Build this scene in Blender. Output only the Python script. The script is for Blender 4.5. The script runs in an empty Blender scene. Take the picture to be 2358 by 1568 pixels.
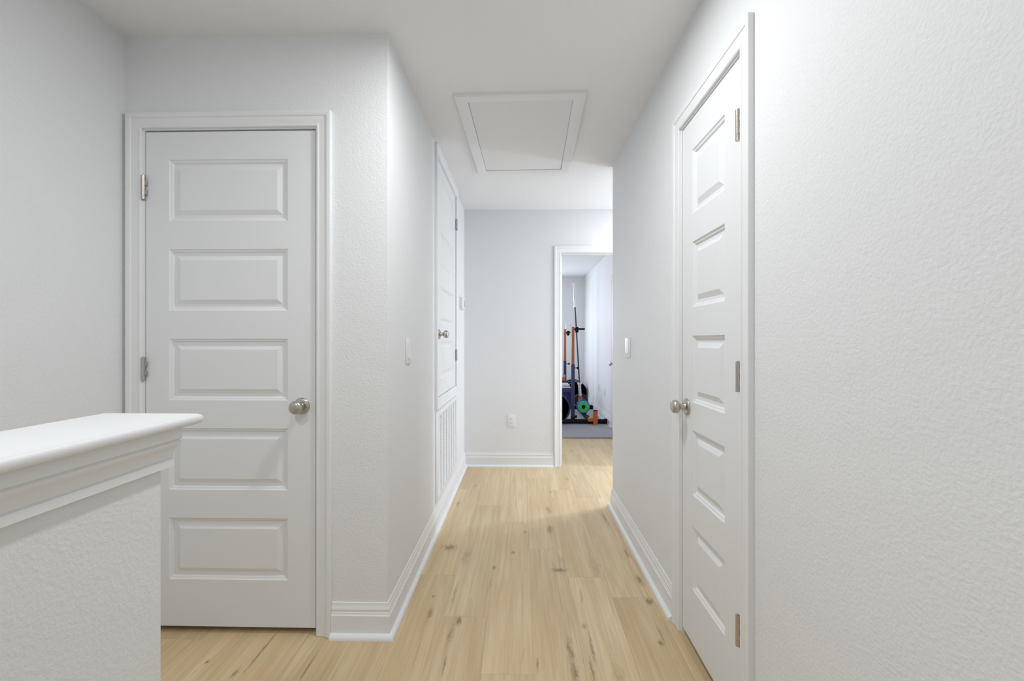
import bpy, bmesh, math, random
from mathutils import Vector, Matrix
random.seed(7)
S = bpy.context.scene
COL = S.collection

# ------------------------------------------------------------------ camera, world, lights, exposure
cd = bpy.data.cameras.new('camera')
cd.sensor_width = 36.0
cd.lens = 955.07 / 2358 * 36.0
cd.clip_start = 0.02
cam = bpy.data.objects.new('camera', cd)
COL.objects.link(cam)
cam.location = (0, 0, 1.1965)
cam.rotation_euler = (math.radians(90), 0, 0.0221)
S.camera = cam

S.view_settings.view_transform = 'Standard'
S.view_settings.look = 'None'
S.view_settings.gamma = 1.0
S.view_settings.use_curve_mapping = False
S.view_settings.exposure = 0.24

w = bpy.data.worlds.new('world'); S.world = w; w.use_nodes = True
w.node_tree.nodes['Background'].inputs[0].default_value = (0.75, 0.85, 1.0, 1)
w.node_tree.nodes['Background'].inputs[1].default_value = 0.3

def area(name, loc, target, sx, sy, power, col, shape='RECTANGLE', spread=None):
    d = bpy.data.lights.new(name, 'AREA'); d.shape = shape; d.size = sx
    if shape in ('RECTANGLE', 'ELLIPSE'): d.size_y = sy
    d.energy = power; d.color = col
    if spread: d.spread = math.radians(spread)
    o = bpy.data.objects.new(name, d); COL.objects.link(o)
    o.location = loc
    o.rotation_euler = (Vector(target) - Vector(loc)).to_track_quat('-Z', 'Y').to_euler()
    return o

# flush ceiling lamp over the landing (above the frame), unseen loft fill behind the camera,
# daylight of the side room round the corner, gym window
def globe(name, loc, radius, power, col):
    d = bpy.data.lights.new(name, 'POINT'); d.shadow_soft_size = radius; d.energy = power; d.color = col
    o = bpy.data.objects.new(name, d); COL.objects.link(o); o.location = loc
    return o
area('landing_lamp', (-0.03, 1.32, 2.41), (-0.03, 1.32, 0), .15, .15, 10, (.97, .985, 1), 'DISK')
area('loft_fill_light', (-0.2, -2.75, 1.35), (-0.1, 2, 1.25), 2.6, 1.9, 10, (.94, .97, 1))  # soft fill added behind the camera to lighten the hall, no real window
area('loft_ceiling_lamp', (-0.85, 0.05, 2.41), (-0.80, 0.0, 0), .30, .30, 9, (.96, .98, 1), 'DISK')
area('side_passage_fill', (1.45, 3.47, 2.41), (1.45, 3.47, 0), .26, .26, 9.5, (1, .985, .965), 'DISK')  # unseen overhead light, added to brighten the far wall
area('side_room_window_light', (2.75, 3.80, 1.25), (.5, 3.0, 0.0), .13, 1.3, 34, (.78, .86, 1))
area('gym_window_light', (-1.95, 6.3, 1.5), (1.2, 6.0, 1.2), 1.8, 1.5, 18, (1, .99, .98))
area('gym_back_fill', (-0.15, 8.12, 1.45), (0.2, 3.0, 0.6), .9, 1.3, 30, (.76, .85, 1))  # unseen cool area light, added so the gym's light reaches the corridor floor

# ------------------------------------------------------------------ dimensions
CH = 2.44                 # ceiling height
XW, XL, XR = -1.625, -.542, .658     # stair wall, left corridor wall, right wall
Y1, Y2, Y3 = 1.668, 3.941, 2.999     # wall with closet door, far wall, end of right wall
T = .115                  # wall thickness
GX, GY = 1.245, 8.20      # gym right wall, gym back wall

# ------------------------------------------------------------------ materials
def new_mat(name):
    m = bpy.data.materials.new(name); m.use_nodes = True
    return m, m.node_tree.nodes, m.node_tree.links, m.node_tree.nodes['Principled BSDF']

def plain(name, col, rough=.5, metal=0, bump=0, scale=80, spec=.5, vary=0.0):
    m, N, L, P = new_mat(name)
    P.inputs['Base Color'].default_value = (*col, 1)
    P.inputs['Roughness'].default_value = rough
    P.inputs['Metallic'].default_value = metal
    P.inputs['Specular IOR Level'].default_value = spec
    tc = N.new('ShaderNodeTexCoord')
    n = N.new('ShaderNodeTexNoise'); n.inputs['Scale'].default_value = scale
    n.inputs['Detail'].default_value = 2.0; n.inputs['Roughness'].default_value = .45
    L.new(tc.outputs['Object'], n.inputs['Vector'])
    if bump:
        b = N.new('ShaderNodeBump'); b.inputs['Strength'].default_value = bump
        b.inputs['Distance'].default_value = .004
        L.new(n.outputs['Fac'], b.inputs['Height']); L.new(b.outputs['Normal'], P.inputs['Normal'])
    if vary:
        mx = N.new('ShaderNodeMix'); mx.data_type = 'RGBA'
        mx.inputs[6].default_value = (*[c * (1 - vary) for c in col], 1)
        mx.inputs[7].default_value = (*[min(1, c * (1 + vary)) for c in col], 1)
        L.new(n.outputs['Fac'], mx.inputs[0]); L.new(mx.outputs[2], P.inputs['Base Color'])
    return m

M = {}
M['wall'] = plain('wall_paint', (.846, .860, .872), .62, bump=.36, scale=150, spec=.3)
M['ceiling'] = plain('ceiling_paint', (.90, .905, .905), .8, bump=.45, scale=75, spec=.2)
M['trim'] = plain('trim_paint', (.864, .874, .884), .38, bump=.015, scale=30, spec=.3)
M['door'] = plain('door_paint', (.838, .852, .866), .42, bump=.02, scale=40, spec=.25)
M['plastic'] = plain('white_plastic', (.87, .87, .865), .35)
M['hatch'] = plain('hatch_panel', (.85, .845, .825), .7, bump=.03, scale=40)
M['nickel'] = plain('satin_nickel', (.52, .49, .45), .30, 1.0, bump=.01, scale=300)
M['slot'] = plain('socket_slot', (.22, .21, .20), .7)
M['screen'] = plain('grey_display', (.22, .23, .22), .3)
M['steel'] = plain('bare_steel', (.72, .72, .76), .48, 1.0)
M['navy'] = plain('navy_powder_coat', (.022, .034, .11), .45, vary=.2, scale=20)
M['orange'] = plain('orange_powder_coat', (.62, .13, .025), .45, vary=.1, scale=30)
M['faded'] = plain('faded_orange_coat', (.50, .155, .075), .5, vary=.08, scale=30)
M['black'] = plain('black_powder_coat', (.004, .004, .006), .6, spec=.25)
M['rubber'] = plain('black_rubber', (.004, .004, .006), .7, spec=.2)
M['navyrubber'] = plain('navy_rubber', (.014, .018, .045), .55)
M['bluerubber'] = plain('blue_rubber', (.035, .11, .50), .5)
M['green'] = plain('green_rubber', (.08, .60, .22), .5, vary=.40, scale=90)
M['pad'] = plain('pale_vinyl', (.62, .63, .70), .4)
M['mat'] = plain('grey_foam_mat', (.36, .365, .40), .8, bump=.5, scale=140, vary=.25)

def wood():
    m, N, L, P = new_mat('oak_plank_floor')
    def node(t, **k):
        n = N.new(t)
        for a, v in k.items(): setattr(n, a, v)
        return n
    def math_(op, a, b=None, c=None):
        n = node('ShaderNodeMath', operation=op)
        for i, v in enumerate((a, b, c)):
            if v is None: continue
            if isinstance(v, (int, float)): n.inputs[i].default_value = v
            else: L.new(v, n.inputs[i])
        return n.outputs[0]
    tc = node('ShaderNodeTexCoord')
    at = node('ShaderNodeAttribute', attribute_name='plank')       # r,g,b: per-plank random
    uv = node('ShaderNodeUVMap', uv_map='plank_uv')
    geo = tc.outputs['Object']
    sep = node('ShaderNodeSeparateXYZ'); L.new(geo, sep.inputs[0])
    sa = node('ShaderNodeSeparateColor'); L.new(at.outputs['Color'], sa.inputs[0])
    X, Y = sep.outputs[0], sep.outputs[1]
    ox = math_('MULTIPLY', sa.outputs[0], 37.0); oy = math_('MULTIPLY', sa.outputs[1], 53.0)
    def noise(sx, sy, detail=4, rough=.55, dist=0.0, off=0):
        cx = math_('ADD', math_('MULTIPLY', X, sx), ox)
        cy = math_('ADD', math_('MULTIPLY', Y, sy), oy)
        cb = node('ShaderNodeCombineXYZ'); L.new(cx, cb.inputs[0]); L.new(cy, cb.inputs[1]); cb.inputs[2].default_value = off
        n = node('ShaderNodeTexNoise'); n.inputs['Scale'].default_value = 1
        n.inputs['Detail'].default_value = detail; n.inputs['Roughness'].default_value = rough
        n.inputs['Distortion'].default_value = dist
        L.new(cb.outputs[0], n.inputs['Vector'])
        return n.outputs['Fac']
    broad = noise(9, .9, 3, .5, .8)
    fine = noise(150, 3.0, 3, .6, .2, 3)
    mid = noise(34, 1.6, 3, .6, 1.2, 7)
    streak = noise(22, 1.3, 4, .62, 1.6, 11)
    def ramp(fac, stops):
        r = node('ShaderNodeValToRGB'); e = r.color_ramp.elements
        while len(e) < len(stops): e.new(.5)
        for q, (p, c) in zip(e, stops): q.position = p; q.color = (*c, 1)
        L.new(fac, r.inputs[0]); return r.outputs[0]
    def mix(f, a, b, mode='MIX'):
        n = node('ShaderNodeMix', data_type='RGBA', blend_type=mode)
        if isinstance(f, (int, float)): n.inputs[0].default_value = f
        else: L.new(f, n.inputs[0])
        for i, v in ((6, a), (7, b)):
            if isinstance(v, tuple): n.inputs[i].default_value = (*v, 1)
            else: L.new(v, n.inputs[i])
        return n.outputs[2]
    base = ramp(broad, [(.30, (.62, .460, .255)), (.52, (.70, .545, .325)), (.72, (.76, .615, .400))])
    def mr(v, lo, hi, a=0.0, b=1.0):
        n = node('ShaderNodeMapRange', interpolation_type='SMOOTHSTEP')
        L.new(v, n.inputs['Value'])
        for k, x in (('From Min', lo), ('From Max', hi), ('To Min', a), ('To Max', b)): n.inputs[k].default_value = x
        return n.outputs[0]
    c = mix(math_('MULTIPLY', mr(mid, .36, .70), .58), base, (.545, .385, .195))
    grain = noise(70, 1.1, 3, .6, .5, 31)
    c = mix(math_('MULTIPLY', mr(grain, .50, .72), .40), c, (.47, .335, .185))
    c = mix(math_('MULTIPLY', math_('SUBTRACT', fine, .35), .50), c, (.79, .66, .46))
    # darker mineral streaks here and there
    sm = node('ShaderNodeMapRange', interpolation_type='SMOOTHSTEP')
    sm.inputs['From Min'].default_value = .62; sm.inputs['From Max'].default_value = .80
    L.new(streak, sm.inputs['Value'])
    c = mix(math_('MULTIPLY', sm.outputs[0], .55), c, (.36, .235, .125))
    # knots, each with its own place and length
    knots = [(-.412, 2.389, .035, .030, .9), (-.045, 2.341, .009, .016, .7), (.193, 2.93, .014, .060, .7), (.182, 2.634, .016, .045, .8),
             (.201, 2.167, .032, .016, .9), (-.142, 2.186, .008, .018, .9), (-.268, 1.766, .011, .024, 1.), (-.288, 1.69, .009, .05, .5),
             (-.412, 1.933, .005, .008, .9), (-.400, 1.808, .009, .035, .7), (-.302, 2.30, .018, .09, .45), (.592, 2.348, .010, .05, .8),
             (.590, 2.087, .010, .035, .9), (.585, 1.915, .013, .022, .9), (.553, 1.652, .010, .014, 1.), (.570, 1.70, .006, .05, .6),
             (.189, 1.60, .009, .07, .8), (.193, 1.50, .013, .05, .8), (.275, 1.62, .005, .07, .8), (.258, 1.50, .005, .08, .8),
             (.264, 1.743, .009, .013, .7), (.283, 1.94, .005, .05, .6), (.401, 2.185, .022, .08, .3), (.563, 2.80, .010, .09, .7),
             (-.378, 3.413, .012, .03, .5), (-.46, 3.028, .012, .05, .6), (.021, 2.592, .008, .012, .9), (.232, 3.283, .008, .018, .6),
             (.059, 1.534, .004, .03, .8), (-.284, 1.527, .004, .035, .8), (-.15, 2.03, .004, .05, .4), (-.315, 1.96, .005, .07, .6),
             (-1.00, 1.57, .004, .09, .9), (-1.03, 1.47, .006, .02, .8), (-.78, 1.50, .004, .06, .9), (-.83, 1.37, .012, .06, .8), (-1.17, 1.52, .005, .01, .9),
             (.40, 3.6, .01, .05, .5), (.62, 3.9, .012, .04, .5), (.55, 4.5, .01, .06, .5), (.80, 4.7, .01, .05, .5), (.35, 1.45, .02, .10, .4)]
    wob = noise(60, 22, 2, .5, .5, 19)
    wob2 = noise(130, 50, 2, .5, .5, 23)
    tot = None
    for (kx, ky, rx, ry, st) in knots:
        dx = math_('MULTIPLY', math_('ADD', math_('SUBTRACT', X, kx), math_('MULTIPLY', math_('SUBTRACT', wob, .5), rx * 3.2)), 1 / rx)
        dy = math_('MULTIPLY', math_('ADD', math_('SUBTRACT', Y, ky), math_('MULTIPLY', math_('SUBTRACT', wob2, .5), ry * 2.0)), 1 / ry)
        r2 = math_('ADD', math_('MULTIPLY', dx, dx), math_('MULTIPLY', dy, dy))
        k = math_('MULTIPLY', math_('POWER', 2.718, math_('MULTIPLY', r2, -1.0)), st)
        tot = k if tot is None else math_('MAXIMUM', tot, k)
    kk = math_('MULTIPLY', tot, math_('ADD', .55, math_('MULTIPLY', fine, .7)))
    c = mix(math_('MINIMUM', kk, .80), c, (.20, .130, .072))
    # plank tone
    tone = math_('ADD', .93, math_('MULTIPLY', sa.outputs[2], .14))
    tn = node('ShaderNodeCombineColor')
    for i in range(3): L.new(tone, tn.inputs[i])
    c = mix(1.0, c, tn.outputs[0], 'MULTIPLY')
    # joints (uv in metres from the plank edges)
    su = node('ShaderNodeSeparateXYZ'); L.new(uv.outputs[0], su.inputs[0])
    du = math_('MINIMUM', su.outputs[0], math_('SUBTRACT', .189, su.outputs[0]))
    dv = math_('MINIMUM', su.outputs[1], math_('SUBTRACT', 1.2215, su.outputs[1]))
    e = node('ShaderNodeMapRange', interpolation_type='SMOOTHSTEP')
    L.new(math_('MINIMUM', du, dv), e.inputs['Value'])
    e.inputs['From Min'].default_value = .0002; e.inputs['From Max'].default_value = .0020
    e.inputs['To Min'].default_value = 1; e.inputs['To Max'].default_value = 0
    c = mix(math_('MULTIPLY', e.outputs[0], .30), c, (.28, .19, .105))
    L.new(c, P.inputs['Base Color'])
    P.inputs['Roughness'].default_value = .36
    P.inputs['Specular IOR Level'].default_value = .5
    b = node('ShaderNodeBump'); b.inputs['Strength'].default_value = .12; b.inputs['Distance'].default_value = .001
    h = math_('SUBTRACT', fine, math_('MULTIPLY', e.outputs[0], 1.5))
    L.new(h, b.inputs['Height']); L.new(b.outputs[0], P.inputs['Normal'])
    return m
M['floor'] = wood()

# ------------------------------------------------------------------ helpers
ORIG = {}
def tag(o, label=None, cat=None, group=None, kind=None):
    if label: o['label'] = label
    if cat: o['category'] = cat
    if group: o['group'] = group
    if kind: o['kind'] = kind
    return o

def thing(name, loc, label, cat, group=None, kind=None):
    o = bpy.data.objects.new(name, None); COL.objects.link(o)
    o.empty_display_size = .05; o.location = loc; ORIG[o.name] = Vector(loc)
    return tag(o, label, cat, group, kind)

def obj(name, bm, mat, parent=None, smooth=False, origin=None, angle=32):
    bmesh.ops.recalc_face_normals(bm, faces=bm.faces)
    if parent is not None: o0 = ORIG[parent.name]
    else:
        xs = [v.co for v in bm.verts]
        o0 = Vector(((min(v.x for v in xs) + max(v.x for v in xs)) / 2, (min(v.y for v in xs) + max(v.y for v in xs)) / 2, min(v.z for v in xs)))
        if origin is not None: o0 = Vector(origin)
    me = bpy.data.meshes.new(name)
    bmesh.ops.translate(bm, verts=bm.verts, vec=-o0)
    bm.to_mesh(me); bm.free()
    for p in me.polygons: p.use_smooth = True
    me.set_sharp_from_angle(angle=math.radians(50 if smooth else angle))
    me.materials.append(mat if not isinstance(mat, str) else M[mat])
    o = bpy.data.objects.new(name, me); COL.objects.link(o)
    if parent is not None: o.parent = parent
    else: o.location = o0
    ORIG[o.name] = o0
    return o

def B(): return bmesh.new()

def box(bm, x0, x1, y0, y1, z0, z1, bev=0, seg=2):
    r = bmesh.ops.create_cube(bm, size=1)
    vs = r['verts']
    for v in vs:
        v.co = Vector(((x0 + x1) / 2 + v.co.x * (x1 - x0), (y0 + y1) / 2 + v.co.y * (y1 - y0), (z0 + z1) / 2 + v.co.z * (z1 - z0)))
    if bev:
        es = list({e for v in vs for e in v.link_edges})
        bmesh.ops.bevel(bm, geom=es, offset=bev, segments=seg, profile=.5, affect='EDGES')

def mbox(bm, mp, u0, u1, v0, v1, t0, t1, bev=0, seg=2):
    a, b = mp(u0, v0, t0), mp(u1, v1, t1)
    box(bm, min(a.x, b.x), max(a.x, b.x), min(a.y, b.y), max(a.y, b.y), min(a.z, b.z), max(a.z, b.z), bev, seg)

def tube(bm, a, b, r, n=16, r2=None):
    a, b = Vector(a), Vector(b); d = b - a
    q = d.to_track_quat('Z', 'Y').to_matrix().to_4x4()
    bmesh.ops.create_cone(bm, cap_ends=True, segments=n, radius1=r, radius2=r if r2 is None else r2, depth=d.length,
                          matrix=Matrix.Translation((a + b) / 2) @ q)

def lathe(bm, o, axis, prof, n=32):
    """prof: list of (distance along axis, radius)."""
    o = Vector(o); q = Vector(axis).normalized().to_track_quat('Z', 'Y').to_matrix()
    rings = []
    for (h, r) in prof:
        if r < 1e-6: rings.append([bm.verts.new(o + q @ Vector((0, 0, h)))])
        else: rings.append([bm.verts.new(o + q @ Vector((r * math.cos(2 * math.pi * i / n), r * math.sin(2 * math.pi * i / n), h))) for i in range(n)])
    for a, b in zip(rings, rings[1:]):
        for i in range(n):
            j = (i + 1) % n
            f = [a[i % len(a)], a[j % len(a)], b[j % len(b)], b[i % len(b)]]
            f = list(dict.fromkeys(f))
            if len(f) > 2: bm.faces.new(f)
    for r in (rings[0], rings[-1]):
        if len(r) > 2: bm.faces.new(r)

# wall-plane mappings: u along the wall, v up, t out of the wall into the room
def front(u, v, t): return Vector((u, Y1 - t, v))
def right(u, v, t): return Vector((XR - t, u, v))
def leftc(u, v, t): return Vector((XL + t, u, v))
def far(u, v, t): return Vector((u, Y2 - t, v))
def gymr(u, v, t): return Vector((GX - t, u, v))

def skin(bm, loops, closed_path=False, caps=True):
    n = len(loops[0]); L = len(loops)
    for i in range(L if closed_path else L - 1):
        a, b = loops[i], loops[(i + 1) % L]
        for k in range(n):
            bm.faces.new((a[k], a[(k + 1) % n], b[(k + 1) % n], b[k]))
    if caps and not closed_path:
        bm.faces.new(loops[0]); bm.faces.new(loops[-1])

def frame(bm, mp, u0, u1, v0, v1, prof, closed=False):
    """moulding round the rectangle; prof = (outward offset, thickness)."""
    if closed: cs = [(u0, v0, -1, -1), (u0, v1, -1, 1), (u1, v1, 1, 1), (u1, v0, 1, -1)]
    else: cs = [(u0, v0, -1, 0), (u0, v1, -1, 1), (u1, v1, 1, 1), (u1, v0, 1, 0)]
    loops = [[bm.verts.new(mp(u + su * w_, v + sv * w_, t)) for (w_, t) in prof] for (u, v, su, sv) in cs]
    skin(bm, loops, closed)

CASING = [(0, 0), (0, .0085), (.003, .0108), (.009, .0108), (.0105, .0088), (.022, .0105), (.034, .0125), (.0385, .0125), (.040, .0150),
          (.044, .0172), (.049, .018), (.058, .018), (.060, .0165), (.060, 0)]

def door_slab(mp, u0, u1, v0, v1, panels, face_t, thick=.034):
    bm = B()
    us = sorted({u0, u1} | {p[0] for p in panels} | {p[1] for p in panels})
    vs = sorted({v0, v1} | {p[2] for p in panels} | {p[3] for p in panels})
    P = {}
    def pt(u, v, t):
        k = (round(u, 5), round(v, 5), round(t, 5))
        if k not in P: P[k] = bm.verts.new(mp(u, v, t))
        return P[k]
    for i in range(len(us) - 1):
        for j in range(len(vs) - 1):
            a, b, c, d = us[i], us[i + 1], vs[j], vs[j + 1]
            if any(abs(a - p[0]) < 1e-6 and abs(c - p[2]) < 1e-6 for p in panels):
                rings = [(0, 0), (.002, -.0030), (.006, -.0050), (.010, -.0060), (.0145, -.0112), (.0265, -.0112), (.0430, -.0035), (.0455, -.0025)]
                rr = [[pt(a + w_, c + w_, face_t + t), pt(b - w_, c + w_, face_t + t), pt(b - w_, d - w_, face_t + t), pt(a + w_, d - w_, face_t + t)] for (w_, t) in rings]
                for r, q in zip(rr, rr[1:]):
                    for k in range(4): bm.faces.new((r[k], r[(k + 1) % 4], q[(k + 1) % 4], q[k]))
                bm.faces.new(rr[-1])
            else:
                bm.faces.new((pt(a, c, face_t), pt(b, c, face_t), pt(b, d, face_t), pt(a, d, face_t)))
    bt = face_t - thick
    bnd = [(u, v0) for u in us] + [(u1, v) for v in vs[1:]] + [(u, v1) for u in reversed(us[:-1])] + [(u0, v) for v in reversed(vs[1:-1])]
    for (a, b) in zip(bnd, bnd[1:] + bnd[:1]):
        bm.faces.new((pt(*a, face_t), pt(*b, face_t), pt(*b, bt), pt(*a, bt)))
    bm.faces.new([pt(*a, bt) for a in bnd])
    return bm

def knob(parent, mp, u, v, t0, flat=True, scale=1.0):
    """door knob on a round rosette; axis out of the wall."""
    n = (mp(0, 0, 1) - mp(0, 0, 0)).normalized(); o = mp(u, v, t0)
    s = scale
    bm = B(); lathe(bm, o, n, [(-.001, .0), (0, .033 * s), (.003 * s, .0335 * s), (.006 * s, .032 * s), (.009 * s, .027 * s), (.0105 * s, .017 * s), (.011 * s, 0)])
    r = obj('rosette', bm, 'nickel', parent, True)
    bm = B(); lathe(bm, o, n, [(.010 * s, 0), (.0101 * s, .0150 * s), (.015 * s, .0125 * s), (.026 * s, .0110 * s), (.031 * s, .0125 * s), (.034 * s, .0195 * s), (.038 * s, .0245 * s), (.044 * s, .0270 * s),
                                  (.051 * s, .0265 * s), (.057 * s, .0235 * s), (.061 * s, .0190 * s), (.0625 * s, .0150 * s), (.0632 * s, .0075 * s), (.0633 * s, 0)])
    k = obj('knob', bm, 'nickel', parent, True)
    return k

def hinge(parent, mp, u, v0, v1, t0, side):
    """five-knuckle barrel standing clear of the door edge, with its two leaf edges; side = +1/-1 points to the jamb."""
    bm = B(); h = (v1 - v0) / 5; tc = t0 + .0120
    for i in range(5):
        a = v0 + i * h + (.0004 if i else 0); b = v0 + (i + 1) * h - (.0004 if i < 4 else 0)
        tube(bm, mp(u, a, tc), mp(u, b, tc), .0072, 20)
    tube(bm, mp(u, v0 + .001, tc), mp(u, v1 - .001, tc), .0066, 16)
    tube(bm, mp(u, v1, tc), mp(u, v1 + .0025, tc), .0040, 12)
    for i in range(5):
        a = v0 + i * h + .0006; b = v0 + (i + 1) * h - .0006
        s = side if i % 2 == 0 else -side
        mbox(bm, mp, min(u, u + s * .0018), max(u, u + s * .0018), a, b, t0 - .012, tc)
    # knuckle tails on the open side and the thin edge of the jamb leaf
    q = -side if mp is not right else side
    for i in (1, 3):
        a = v0 + i * h + .0006; b = v0 + (i + 1) * h - .0006
        mbox(bm, mp, min(u + q * .003, u + q * .0100), max(u + q * .003, u + q * .0100), a, b, t0 + .004, tc + .001)
    # leaf edge let into the door
    mbox(bm, mp, min(u - side * .0006, u - side * .0018), max(u - side * .0006, u - side * .0018), v0, v1, t0 - .030, t0 + .0035)
    return obj('hinge', bm, 'nickel', parent)

# ------------------------------------------------------------------ floor (one mesh, a quad per plank)
def make_floor():
    bm = B(); uvl = bm.loops.layers.uv.new('plank_uv'); cl = bm.loops.layers.float_color.new('plank')
    PW, PL = .189, 1.2215
    known = {-3: 2.108, -2: 1.790, -1: 1.486, 0: 2.385, 1: 2.103, 2: 1.942, -4: 1.25, -5: 2.62, -6: 1.85, 3: 2.6, 4: 1.5}
    rnd = random.Random(3)
    ymin, ymax = -3.1, 8.40
    for c in range(-13, 15):
        x0 = .0445 + c * PW; x1 = x0 + PW
        if x0 > 3.0: continue
        j = known.get(c, rnd.uniform(0, PL))
        y = j - PL * math.ceil((j - ymin) / PL)
        while y < ymax:
            a, b = max(y, ymin), min(y + PL, ymax)
            if b - a > .001:
                col = (rnd.random(), rnd.random(), rnd.random(), 1)
                vs = [bm.verts.new(p) for p in ((x0, a, 0), (x1, a, 0), (x1, b, 0), (x0, b, 0))]
                f = bm.faces.new(vs)
                for l in f.loops:
                    l[uvl].uv = (l.vert.co.x - x0, l.vert.co.y - y); l[cl] = col
            y += PL
    # underside so that the floor has depth
    o = obj('floor', bm, M['floor'], origin=(0, 0, 0))
    return tag(o, 'light oak plank floor running down the hallway', 'floor', kind='structure')
make_floor()

# ------------------------------------------------------------------ walls and ceiling
def struct(name, bm, mat, label, cat):
    return tag(obj(name, bm, mat), label, cat, kind='structure')

def wall_open(bm, mp, u0, u1, thick, opens, top=CH):
    """wall slab with rectangular openings (a,b,v0,v1) as one mesh of boxes"""
    opens = sorted(opens); u = u0
    for (a, b, c, d) in opens:
        mbox(bm, mp, u, a, 0, top, -thick, 0)
        if c > 0: mbox(bm, mp, a, b, 0, c, -thick, 0)
        if d < top: mbox(bm, mp, a, b, d, top, -thick, 0)
        u = b
    mbox(bm, mp, u, u1, 0, top, -thick, 0)

D1 = (-1.5605, -.8175, 0, 2.074)        # closet door on the landing
D3 = (1.236, 1.732, 0, 2.074)         # narrow door on the right wall
D2 = (2.642, 3.440, .806, 2.400)      # access door in the corridor
D4 = (.363, 1.185, 0, 2.040)          # open doorway to the gym

bm = B(); box(bm, XW - T, XW, -3.0, Y1 + .9, 0, CH); struct('wall_left', bm, 'wall', 'white textured wall left of the closet door, along the stairs', 'wall')
bm = B(); wall_open(bm, front, XW, XL, T, [D1]); struct('wall_front', bm, 'wall', 'white textured wall around the wider closet door on the left', 'wall')
bm = B(); wall_open(bm, leftc, Y1 + T, Y2, T, [D2]); struct('wall_corridor', bm, 'wall', 'white left wall of the corridor with the return air grille', 'wall')
bm = B(); wall_open(bm, right, -3.0, Y3, T, [D3]); struct('wall_right', bm, 'wall', 'white textured right wall with the narrow door', 'wall')
bm = B(); wall_open(bm, far, XL - T, 2.9, T, [D4]); struct('wall_far', bm, 'wall', 'white far wall of the corridor beside the gym doorway', 'wall')
bm = B(); box(bm, XR + T, 2.9, Y3 - T, Y3, 0, CH); struct('wall_alcove', bm, 'wall', 'white wall turning right at the end of the corridor', 'wall')
bm = B(); box(bm, 2.9, 3.0, Y3 - T, Y2 + T, 0, CH); struct('wall_side', bm, 'wall', 'white end wall of the side passage', 'wall')
bm = B(); box(bm, XW - T, XR + T, -3.1, -3.0, 0, CH); struct('wall_rear', bm, 'wall', 'white wall behind the viewer', 'wall')
bm = B(); box(bm, GX, GX + .1, Y2 + T, GY, 0, CH); struct('wall_gym_right', bm, 'wall', 'white right wall of the gym room', 'wall')
bm = B(); box(bm, -2.2, GX + .1, GY, GY + .1, 0, CH); struct('wall_gym_back', bm, 'wall', 'white back wall of the gym room', 'wall')
bm = B(); box(bm, -2.3, -2.2, Y2 + T, GY + .1, 0, CH); struct('wall_gym_left', bm, 'wall', 'white left wall of the gym room', 'wall')
bm = B(); box(bm, -2.2, XL - T, Y2, Y2 + T, 0, CH); struct('wall_gym_near', bm, 'wall', 'white near wall of the gym room', 'wall')
# ceiling with the attic opening
HX0, HX1, HY0, HY1 = -.263, .275, 2.140, 3.005
HM = .022          # rough opening is a little larger than the trimmed one
bm = B()
box(bm, -2.3, HX0 - HM, -3.1, GY + .1, CH, CH + .1); box(bm, HX1 + HM, 3.0, -3.1, GY + .1, CH, CH + .1)
box(bm, HX0 - HM, HX1 + HM, -3.1, HY0 - HM, CH, CH + .1); box(bm, HX0 - HM, HX1 + HM, HY1 + HM, GY + .1, CH, CH + .1)
struct('ceiling', bm, 'ceiling', 'white textured ceiling above the hallway', 'ceiling')

# half wall guarding the stairs, with moulded cap
HWX0, HWX1, HWY = -.829, -.715, .807
bm = B(); box(bm, HWX0, HWX1, -2.9, HWY, 0, 1.0228); struct('wall_half', bm, 'wall', 'low white half wall at the lower left under a moulded cap', 'half wall')
cap = thing('trim_1', (-.772, -.5, .944), 'glossy white moulded cap on top of the half wall', 'wall cap', kind='structure')
bm = B()
o_ = .049; n_ = 12
prof = [(o_ - .011 + .011 * math.sin(a), 1.034 - .011 * math.cos(a)) for a in [math.pi * i / n_ for i in range(n_ + 1)]]
def ring(d, z): return [(HWX1 + d, -2.95, z), (HWX1 + d, HWY + d, z), (HWX0 - d, HWY + d, z), (HWX0 - d, -2.95, z)]
def cap_sweep(bm, prof):
    loops = [[bm.verts.new(p) for p in ring(d, z)] for d, z in prof]
    for a, b in zip(loops, loops[1:]):
        for k in range(4): bm.faces.new((a[k], a[(k + 1) % 4], b[(k + 1) % 4], b[k]))
    bm.faces.new(loops[0]); bm.faces.new(loops[-1])
cap_sweep(bm, prof)
obj('cap_board', bm, 'trim', cap)
bm = B()
pr = [(.0005, 1.0228), (.0240, 1.0228), (.0240, .9985), (.0225, .9970), (.0205, .9965), (.0205, .9950), (.0225, .9935), (.0228, .9905), (.0215, .9870), (.0190, .9830), (.0165, .9790),
      (.0150, .9740), (.0142, .9690), (.0140, .9625), (.0125, .9615), (.0125, .9598), (.0148, .9590), (.0148, .9440), (.0005, .9440)]
cap_sweep(bm, pr)
obj('moulding', bm, 'trim', cap)

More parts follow.
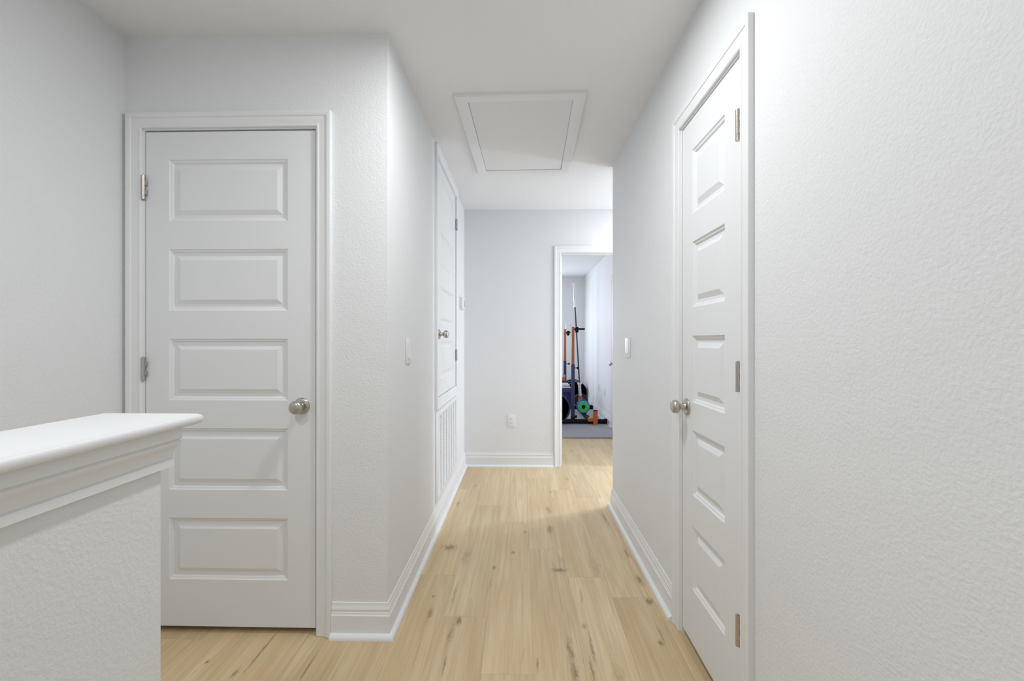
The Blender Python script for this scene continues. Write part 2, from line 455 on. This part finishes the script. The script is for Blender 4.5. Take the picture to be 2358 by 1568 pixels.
# ------------------------------------------------------------------ baseboards
BASE = [(0, 0), (.0325, 0), (.0325, .004), (.0310, .010), (.0270, .0155), (.0210, .0185), (.0160, .0195), (.0140, .0195), (.0140, .0885), (.0118, .0900), (.0108, .0920), (.0108, .0985),
        (.0092, .1000), (.0086, .1020), (.0086, .1075), (.0100, .1095), (.0100, .1115), (.0085, .1160), (.0060, .1220), (.0045, .1290), (.0045, .1350), (.0030, .1360), (0, .1360)]
def baseboards(path, names):
    """path: wall-face points with the room on the LEFT of the walking direction; one object per named segment"""
    P = [Vector((x, y)) for x, y in path]
    nrm = []
    for a, b in zip(P, P[1:]):
        d = (b - a).normalized(); nrm.append(Vector((-d.y, d.x)))
    for i, nm in enumerate(names):
        if nm is None: continue
        name, label = nm
        def off(k):
            if k == 0: return nrm[0]
            if k == len(P) - 1: return nrm[-1]
            m = nrm[k - 1] + nrm[k]
            return m / (m.dot(nrm[k]))
        bm = B()
        loops = [[bm.verts.new((P[k].x + off(k).x * d, P[k].y + off(k).y * d, z)) for d, z in BASE] for k in (i, i + 1)]
        skin(bm, loops)
        tag(obj(name, bm, 'trim'), label, 'baseboard', kind='structure')
baseboards([(.309, Y2), (XL, Y2), (XL, Y1), (-.7670, Y1)],
           [('baseboard_far', 'white baseboard on the far wall under the outlet'), ('baseboard_corridor', 'long white baseboard under the return air grille'),
            ('baseboard_front', 'short white baseboard right of the closet door casing')])
baseboards([(XR, 1.783), (XR, Y3), (2.9, Y3)],
           [('baseboard_right', 'white baseboard along the right wall, beyond the narrow door'), ('baseboard_alcove', 'white baseboard round the corner of the right wall')])
baseboards([(XR, -3.0), (XR, 1.185)], [('baseboard_right_near', 'white baseboard on the right wall, near side of the narrow door')])
baseboards([(GX, 5.694), (GX, GY), (-2.2, GY)],
           [('baseboard_gym_right', 'white baseboard on the right wall of the gym'), ('baseboard_gym_back', 'white baseboard on the back wall of the gym')])

# ------------------------------------------------------------------ doors
def door(name, label, mp, op, slab, panels, hinges, hu, side, kn, closed_frame=False, casing_in=None, kside=0):
    a, b, c, d = op
    base = mp((a + b) / 2, c, 0)
    t = thing(name, base, label, 'door', kind='structure')
    bm = B(); J = .016
    # jamb lining
    mbox(bm, mp, a, a + J, c, d, -T, 0); mbox(bm, mp, b - J, b, c, d, -T, 0); mbox(bm, mp, a + J, b - J, d - J, d, -T, 0)
    if closed_frame: mbox(bm, mp, a + J, b - J, c, c + J, -T, 0)
    # stops behind the slab
    mbox(bm, mp, a + J, a + J + .012, c, d - J, -.075, -.040); mbox(bm, mp, b - J - .012, b - J, c, d - J, -.075, -.040); mbox(bm, mp, a + J + .012, b - J - .012, d - J - .012, d - J, -.075, -.040)
    obj('jamb', bm, 'trim', t)
    bm = B(); frame(bm, mp, a + J - .006, b - J + .006, (c + J - .006) if closed_frame else .0015, d - J + .006, CASING, closed_frame)
    obj('casing', bm, 'trim', t, angle=20)
    if slab:
        u0, u1, v0, v1 = slab
        bm = door_slab(mp, u0, u1, v0, v1, panels, -.003)
        obj('door_slab', bm, 'door', t, angle=5)
    if kn: 
        knob(t, mp, kn[0], kn[1], -.003)
    for (h0, h1) in hinges: hinge(t, mp, hu, h0, h1, -.003, side)
    return t

# wider closet door, left
s1 = (-1.5410, -.8368, .026, 2.052)
pan1 = [(-1.445, -.951, top - .252, top) for top in (1.938, 1.571, 1.204, .837, .470)]
d1 = door('door_1', 'wide white five panel closet door left of the corridor', front, D1, s1, pan1, [(1.773, 1.870), (1.036, 1.128), (.285, .377)], -1.5428, -1, (-.893, .930))
bm = B(); mbox(bm, front, -.8338, -.8322, .900, .958, -.028, -.0005); obj('strike_plate', bm, 'nickel', d1)
# narrow door on the right wall
s3 = (1.2555, 1.7125, .027, 2.052)
pan3 = [(1.362, 1.618, b, a) for a, b in ((1.932, 1.686), (1.577, 1.325), (1.215, .959), (.851, .602), (.481, .237))]
d3 = door('door_3', 'narrow white five panel door in the right wall', right, D3, s3, pan3, [(1.794, 1.887), (1.043, 1.133), (.283, .375)], 1.2560, -1, (1.668, .933))
# raised access door in the corridor
s2 = (2.661, 3.421, .826, 2.381)
pan2 = [(2.800, 3.285, b, a) for a, b in ((2.300, 2.056), (1.934, 1.682), (1.561, 1.307), (1.191, .937))]
d2 = door('door_2', 'raised white panel access door above the return air grille', leftc, D2, s2, pan2, [(2.107, 2.200), (1.031, 1.121)], 3.4245, 1, (2.735, 1.238), closed_frame=True)
# cased doorway to the gym
d4 = door('door_4', 'white cased doorway open to the gym at the end of the corridor', far, D4, None, [], [], 0, 1, None)
# door in the gym right wall
d5 = thing('door_5', (GX, 5.25, 0), 'white door with nickel knob in the gym right wall', 'door', kind='structure')
bm = B(); frame(bm, gymr, 4.88, 5.632, .0015, 2.06, CASING); obj('casing', bm, 'trim', d5)
bm = B(); mbox(bm, gymr, 4.885, 5.627, .012, 2.055, .0005, .006); obj('door_slab', bm, 'door', d5)
knob(d5, gymr, 5.572, .885, .006)

# dark closets behind the closed doors stay as plain boxes of wall
bm = B(); box(bm, XW, XL - T, Y1 + .85, Y1 + .95, 0, CH); struct('wall_closet_left', bm, 'wall', 'wall inside the closet behind the wide door', 'wall')
bm = B(); box(bm, XR + .7, XR + .8, -3.0, Y3 - T, 0, CH); struct('wall_closet_right', bm, 'wall', 'wall inside the closet behind the narrow door', 'wall')

# ------------------------------------------------------------------ attic hatch
h = thing('attic_hatch', ((HX0 + HX1) / 2, (HY0 + HY1) / 2, CH), 'white framed attic hatch in the corridor ceiling', 'attic hatch')
def ceil(u, v, t): return Vector((u, v, CH - t))
bm = B(); frame(bm, ceil, HX0 - .002, HX1 + .002, HY0 - .002, HY1 + .002, [(0, 0), (0, .0100), (.004, .0125), (.040, .0150), (.050, .0165), (.060, .0165), (.062, .0150), (.062, 0)], True)
obj('frame', bm, 'trim', h)
bm = B(); box(bm, HX0 + .0005, HX1 - .0005, HY0 + .0005, HY1 - .0025, CH - .0075, CH + .012); obj('panel', bm, 'hatch', h)
h.rotation_euler.z = -.024

# ------------------------------------------------------------------ return air grille
g = thing('return_air_grille', (XL, 3.0, .165), 'tall white louvred return air grille low on the corridor wall', 'air grille')
GU0, GU1, GV0, GV1 = 2.606, 3.398, .165, .744
bm = B(); fl = .034
frame(bm, leftc, GU0 + fl, GU1 - fl, GV0 + fl, GV1 - fl, [(0, .0005), (0, .012), (.002, .0135), (fl - .004, .0095), (fl, .007), (fl, .0005)], True)
obj('frame', bm, 'plastic', g)
bm = B()
mbox(bm, leftc, GU0 + fl, GU1 - fl, GV0 + fl, GV1 - fl, .0004, .0010)
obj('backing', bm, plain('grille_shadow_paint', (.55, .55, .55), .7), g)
bm = B(); n = 40; pitch = (GV1 - GV0 - 2 * fl) / n
for i in range(n):
    z = GV0 + fl + (i + .5) * pitch
    q = [leftc(u, v, t) for u in (GU0 + fl, GU1 - fl) for (v, t) in ((z + pitch * .42, .0022), (z - pitch * .30, .0115), (z - pitch * .42, .0108), (z + pitch * .30, .0015))]
    vs = [bm.verts.new(p) for p in q]
    for k in range(4): bm.faces.new((vs[k], vs[(k + 1) % 4], vs[4 + (k + 1) % 4], vs[4 + k]))
    bm.faces.new(vs[:4]); bm.faces.new(vs[4:])
obj('louvers', bm, 'plastic', g)
for k in range(1, 7):
    u = GU0 + fl + (GU1 - GU0 - 2 * fl) * k / 7
    bm = B(); mbox(bm, leftc, u - .006, u + .006, GV0 + fl, GV1 - fl, .0005, .0125); obj('divider', bm, 'plastic', g)
for (u, v) in ((GU0 + .017, GV1 - .017), (GU1 - .017, GV1 - .017)):
    bm = B(); lathe(bm, leftc(u, v, .0085), (1, 0, 0), [(0, 0), (0, .005), (.002, .0045), (.0028, .002), (.0028, 0)], 14); obj('screw', bm, 'plastic', g)

# ------------------------------------------------------------------ switches, outlets, thermostat
def plate(bm, mp, u, v, w_, h_, t=.006):
    mbox(bm, mp, u - w_ / 2, u + w_ / 2, v - h_ / 2, v + h_ / 2, .0003, t, .002, 2)

def rocker(mp, u, v, hw):
    """paddle with its lower half tilted out"""
    bm = B()
    pts = [(-.033, .0112), (0, .0080), (.033, .0070)]
    vs = []
    for s in (-hw, hw):
        vs.append([bm.verts.new(mp(u + s, v + a, t)) for a, t in pts] + [bm.verts.new(mp(u + s, v + .033, .004)), bm.verts.new(mp(u + s, v - .033, .004))])
    a, b = vs
    for k in range(5): bm.faces.new((a[k], a[(k + 1) % 5], b[(k + 1) % 5], b[k]))
    bm.faces.new(a); bm.faces.new(b)
    return bm

def switch(mp, u, v, width, hw, label):
    t = thing('light_switch', mp(u, v - .06, 0), label, 'light switch')
    bm = B(); plate(bm, mp, u, v, width, .119); obj('wall_plate', bm, 'plastic', t)
    bm = B(); mbox(bm, mp, u - hw - .0012, u + hw + .0012, v - .0342, v + .0342, .0055, .0063); obj('recess', bm, plain('switch_seam', (.68, .68, .67), .5), t)
    obj('rocker', rocker(mp, u, v, hw), 'plastic', t)
    return t
switch(leftc, 1.972, 1.146, .073, .0165, 'white rocker light switch on the left corridor wall, near the corner')
switch(right, 2.566, 1.152, .112, .027, 'white rocker light switch on the right wall, beyond the narrow door')

def outlet(mp, u, v, label, group=None, detail=True):
    t = thing('wall_outlet', mp(u, v - .06, 0), label, 'outlet', group)
    bm = B(); plate(bm, mp, u, v, .076, .122); obj('wall_plate', bm, 'plastic', t)
    for s in (1, -1):
        vv = v + s * .0195
        bm = B(); mbox(bm, mp, u - .0165, u + .0165, vv - .0140, vv + .0140, .0055, .0072, .0012, 1); r = obj('socket', bm, 'plastic', t)
        bm = B()
        for du in (-.0063, .0063): mbox(bm, mp, u + du - .0013, u + du + .0013, vv + .000, vv + .0078, .0070, .0075)
        lathe(bm, mp(u, vv - .0065, .0070), mp(0, 0, 1) - mp(0, 0, 0), [(0, 0), (0, .0030), (.0005, .0030), (.0005, 0)], 12)
        obj('slots', bm, 'slot', r)
    return t
outlet(far, -.093, .434, 'white duplex wall outlet on the far wall above the baseboard')
outlet(gymr, 6.67, .447, 'white wall plate on the gym wall, farther from the doorway')
outlet(gymr, 6.19, .440, 'white wall plate on the gym wall, nearer to the doorway')

th = thing('thermostat', leftc(3.69, 1.485, 0), 'small white thermostat beside the access door, by the far corner', 'thermostat')
bm = B(); mbox(bm, leftc, 3.600, 3.800, 1.468, 1.590, .0003, .006, .002, 2); obj('wall_plate', bm, 'plastic', th)
bm = B(); mbox(bm, leftc, 3.622, 3.785, 1.480, 1.578, .006, .027, .003, 2); obj('body', bm, 'plastic', th)
bm = B(); mbox(bm, leftc, 3.748, 3.775, 1.500, 1.560, .0265, .0275); obj('display', bm, 'screen', th)

# ------------------------------------------------------------------ gym
MZ = .020
bm = B(); box(bm, -1.6, 1.205, 5.086, 8.10, 0.0005, MZ, .002, 1)
tag(obj('gym_mat', bm, 'mat'), 'grey foam floor mat under the gym equipment', 'mat')

RY, FY = 5.90, 7.15
rack = thing('squat_rack', (.735, 6.5, MZ), 'navy and orange squat rack with two uprights in the gym', 'squat rack')
def rackpart(name, bm, mat, parent=rack, smooth=False): return obj(name, bm, mat, parent, smooth)
for (Y, ux) in ((RY, .733), (FY, .752)):
    near = Y == RY
    bm = B(); box(bm, .15, 1.215 if near else 1.222, Y - .025, Y + .025, MZ + .004, .082, .006); ft = rackpart('foot', bm, 'black')
    bm = B(); box(bm, 1.175, 1.218 if near else 1.226, Y - .030, Y + .030, MZ, .088, .010, 3); rackpart('foot_cap', bm, 'rubber', ft)
    bm = B(); box(bm, ux - .029, ux + .029, Y - .029, Y + .029, .080, .125, .008, 2); lathe(bm, (ux + .029, Y, .118), (1, 0, 0), [(0, 0), (0, .010), (.008, .022), (.022, .022), (.026, .016), (.026, 0)], 14); rackpart('socket', bm, 'black')
    top = .859 if near else .848
    bm = B(); box(bm, ux - .024, ux + .024, Y - .024, Y + .024, .082, top, .004); up = rackpart('upright', bm, 'navy')
    pt_ = 1.389
    bm = B(); box(bm, ux - .020, ux + .020, Y - .020, Y + .020, top, pt_, .003); po = rackpart('post', bm, 'faded')
    # silver bar saddle on top: short lip on the left, tall lip on the right
    bm = B()
    tube(bm, (ux - .019, Y, pt_), (ux - .040, Y, pt_ + .032), .0040, 8); tube(bm, (ux + .014, Y, pt_), (ux + .017, Y, pt_ + .06), .0045, 8); tube(bm, (ux + .017, Y, pt_ + .06), (ux + .024, Y, pt_ + .112), .0045, 8)
    box(bm, ux - .020, ux + .020, Y - .02, Y + .02, pt_, pt_ + .005)
    rackpart('bar_saddle', bm, 'steel')
    # height pin with ball knob
    bm = B(); kz = top - .052
    tube(bm, (ux + .024, Y, kz), (ux + .058, Y, kz), .006, 10); rackpart('pin', bm, 'black', up)
    bm = B(); lathe(bm, (ux + .050, Y, kz), (1, 0, 0), [(0, 0), (.002, .008), (.014, .018), (.026, .020), (.032, .013), (.033, 0)], 14); rackpart('pin_knob', bm, 'black', up, True)
    # clamp and side peg at the top of the post
    bm = B(); cz = 1.350 if near else 1.325
    box(bm, ux + .020, ux + .046, Y - .018, Y + .018, cz - .012, cz + .020, .003)
    box(bm, ux + .034, ux + .078, Y - .022, Y + .022, cz - .040, cz + .038, .008, 2)
    tube(bm, (ux + .052, Y - .03, cz - .03), (ux + .052, Y + .03, cz - .03), .016, 12)
    cl_ = rackpart('clamp', bm, 'black')
    bm = B(); tube(bm, (ux + .07, Y, cz + .010), (ux + (.168 if near else .095), Y, cz + .010), .0125, 14); rackpart('side_peg', bm, 'black', cl_)
bm = B(); box(bm, .958, 1.008, RY + .025, FY - .025, MZ + .004, .078, .004); bmm = rackpart('base_beam', bm, 'black')
for by in (6.02, 6.30):
    bm = B(); lathe(bm, (.998, by, .078), (0, 0, 1), [(0, 0), (0, .014), (.006, .012), (.010, .006), (.010, 0)], 12); rackpart('bolt', bm, 'steel', bmm)
# safety arm on the near upright, pale strip on top
bm = B(); box(bm, .18, .709, RY - .022, RY + .022, .466, .526, .004); arm = rackpart('safety_arm', bm, 'navy')
bm = B(); box(bm, .20, .705, RY - .020, RY + .020, .526, .534, .002); rackpart('wear_strip', bm, 'pad', arm)
bm = B(); box(bm, .20, .728, FY - .022, FY + .022, .440, .505, .004); rackpart('safety_arm', bm, 'navy')
bm = B(); box(bm, .690, .752, FY - .056, FY - .024, .505, .570, .003); oc = rackpart('hook_block', bm, 'orange')
bm = B(); tube(bm, (.745, FY - .04, .57), (.745, FY - .04, .612), .006, 8); rackpart('pin', bm, 'steel', oc)
# upright barbell holders, orange
def holder(x, y, fx0, foot_y, lift=0):
    MZ = globals()['MZ'] + lift
    bm = B(); lathe(bm, (x, y, MZ), (0, 0, 1), [(0, 0), (0, .033), (.192, .033), (.192, .029), (.150, .029), (.150, 0)], 24); hl = rackpart('barbell_holder', bm, 'orange', rack, True)
    bm = B(); lathe(bm, (x, y, MZ + .190), (0, 0, 1), [(0, .0345), (.007, .0345), (.007, .029), (0, .029), (0, .0345)], 24); rackpart('rim', bm, 'rubber', hl)
    bm = B(); box(bm, fx0, x - .028, y - .016, foot_y - .025, .062 + lift, .112 + lift, .004); rackpart('bracket', bm, 'orange', hl)
holder(1.040, 5.838, .938, RY)
# far holder carries the upright bar
holder(1.008, 7.088, .955, FY, .034)
# plate peg on the base beam
bm = B(); box(bm, .945, .985, 6.44, 6.48, .078, .205, .004); tube(bm, (.952, 6.46, .182), (.952, 6.345, .182), .0125, 14)
rackpart('plate_peg', bm, 'black')

# barbell standing in the far holder
bx0, bz0, bx1, bz1 = 1.008, .208, .895, 2.178
bar = thing('barbell', (bx0, 7.088, bz0), 'long steel barbell standing upright in the far orange holder', 'barbell')
def bp(z):
    k = (z - bz0) / (bz1 - bz0); return Vector((bx0 + (bx1 - bx0) * k, 7.088 + .02 * k, z))
bm = B(); tube(bm, bp(.465), bp(1.80), .0122, 16); obj('shaft', bm, plain('dark_steel_shaft', (.035, .04, .075), .4, .3), bar, True)
for a, b, c, d, r_ in ((bz0, .452, .452, .482, .0235), (1.785, 2.178, 1.765, 1.785, .0170)):
    bm = B(); tube(bm, bp(a), bp(b), r_, 20); obj('sleeve', bm, 'steel', bar, True)
    bm = B(); tube(bm, bp(c), bp(d), r_ * 1.6, 20); obj('collar', bm, 'steel', bar, True)

def plate_disc(name, c, r, th_, body, label, group=None, face=None, hub='steel', rim=None):
    """weight plate on edge, its axis along Y; c = centre of the near face"""
    o = thing(name, (c[0], c[1] + th_ / 2, c[2] - r), label, 'weight plate', group)
    ax = (0, 1, 0)
    bm = B(); lathe(bm, c, ax, [(.004, .026), (.004, r * .36), (.008, r * .40), (.008, r * .80), (.0, r * .84), (0, r * .97), (.004, r), (th_ - .004, r), (th_, r * .97), (th_, .026), (.004, .026)], 48)
    obj('disc', bm, body, o, True)
    bm = B(); lathe(bm, c, ax, [(.002, .0255), (.002, .044), (.006, .046), (th_ - .002, .046), (th_ - .002, .0255), (.002, .0255)], 24); obj('hub', bm, hub, o)
    if rim:
        bm = B(); lathe(bm, c, ax, [(-.0006, r * .955), (-.0006, r * .985), (.003, r * 1.003), (.006, r * 1.003), (.004, r * .955), (-.0006, r * .955)], 48); obj('rim', bm, rim, o)
    return o
M['edge'] = plain('rubber_edge_highlight', (.20, .205, .25), .5)  # highlight along the plate rims, painted as a paler grey
M['ring'] = plain('slate_rubber_ring', (.060, .066, .115), .5)  # slightly lighter rubber for the ring lines
M['deepblue'] = plain('deep_blue_rubber', (.012, .016, .13), .5)
p = plate_disc('weight_plate', (.462, 5.815, MZ + .225), .225, .055, M['navyrubber'], 'large navy bumper plate standing in front of the near rack foot', hub='rubber')
for r0, r1 in ((.206, .2115), (.166, .169)):
    bm = B(); t0 = -.0010 if r0 > .2 else .0070
    lathe(bm, (.462, 5.815, MZ + .225), (0, 1, 0), [(t0, r0), (t0, r1), (t0 + .003, r1), (t0 + .003, r0), (t0, r0)], 48); obj('ring', bm, 'ring', p)
plate_disc('weight_plate', (1.025, 7.74, MZ + .207), .207, .045, M['rubber'], 'big black plate at the front of the row along the back wall', 'black plates by the gym back wall', rim='edge', hub='rubber')
plate_disc('weight_plate', (1.004, 7.83, MZ + .215), .215, .045, M['rubber'], 'black plate with pale rim in the middle of the row', 'black plates by the gym back wall', rim='edge', hub='rubber')
plate_disc('weight_plate', (.985, 7.92, MZ + .222), .222, .045, M['navyrubber'], 'dark plate nearest the back wall, behind the other two', 'black plates by the gym back wall', rim='edge', hub='rubber')
plate_disc('weight_plate', (1.048, 7.30, MZ + .122), .122, .040, M['navyrubber'], 'navy plate standing behind the upright barbell', hub='rubber')
plate_disc('weight_plate', (.690, 6.90, MZ + .190), .190, .045, M['deepblue'], 'deep blue plate standing between the two rack uprights', hub='deepblue')
gp = thing('weight_plate', (.952, 6.385, .094), 'small bright green plate on the front of the low rack peg', 'weight plate')
bm = B(); lathe(bm, (.952, 6.362, .182), (0, 1, 0), [(.002, .014), (.002, .050), (0, .052), (0, .084), (.003, .088), (.022, .088), (.022, .014), (.002, .014)], 40); obj('disc', bm, 'green', gp)
bm = B(); lathe(bm, (.952, 6.356, .182), (0, 1, 0), [(0, .0128), (0, .024), (.003, .028), (.008, .028), (.008, .0128), (0, .0128)], 24); obj('hub', bm, 'rubber', gp)
bp_ = thing('weight_plate', (.952, 6.415, .078), 'blue plate just behind the small green plate on the low rack peg', 'weight plate')
bm = B(); lathe(bm, (.952, 6.386, .182), (0, 1, 0), [(0, .014), (0, .100), (.004, .104), (.026, .104), (.030, .100), (.030, .014), (0, .014)], 44); obj('disc', bm, 'bluerubber', bp_)

# flat bench mostly hidden by the door jamb
bench = thing('weight_bench', (.40, 6.45, MZ), 'pale padded weight bench behind the rack, half hidden by the doorway', 'bench')
bm = B(); box(bm, -.35, .742, 6.32, 6.60, .478, .530, .022, 3); obj('pad', bm, 'pad', bench)
bm = B(); box(bm, -.30, .660, 6.43, 6.49, .420, .477, .004); obj('rail', bm, 'navy', bench)
for x in (-.25, .58):
    bm = B(); box(bm, x - .025, x + .025, 6.435, 6.485, MZ + .05, .42, .003); box(bm, x - .025, x + .025, 6.25, 6.67, MZ, MZ + .05, .005); obj('leg', bm, 'navy', bench)
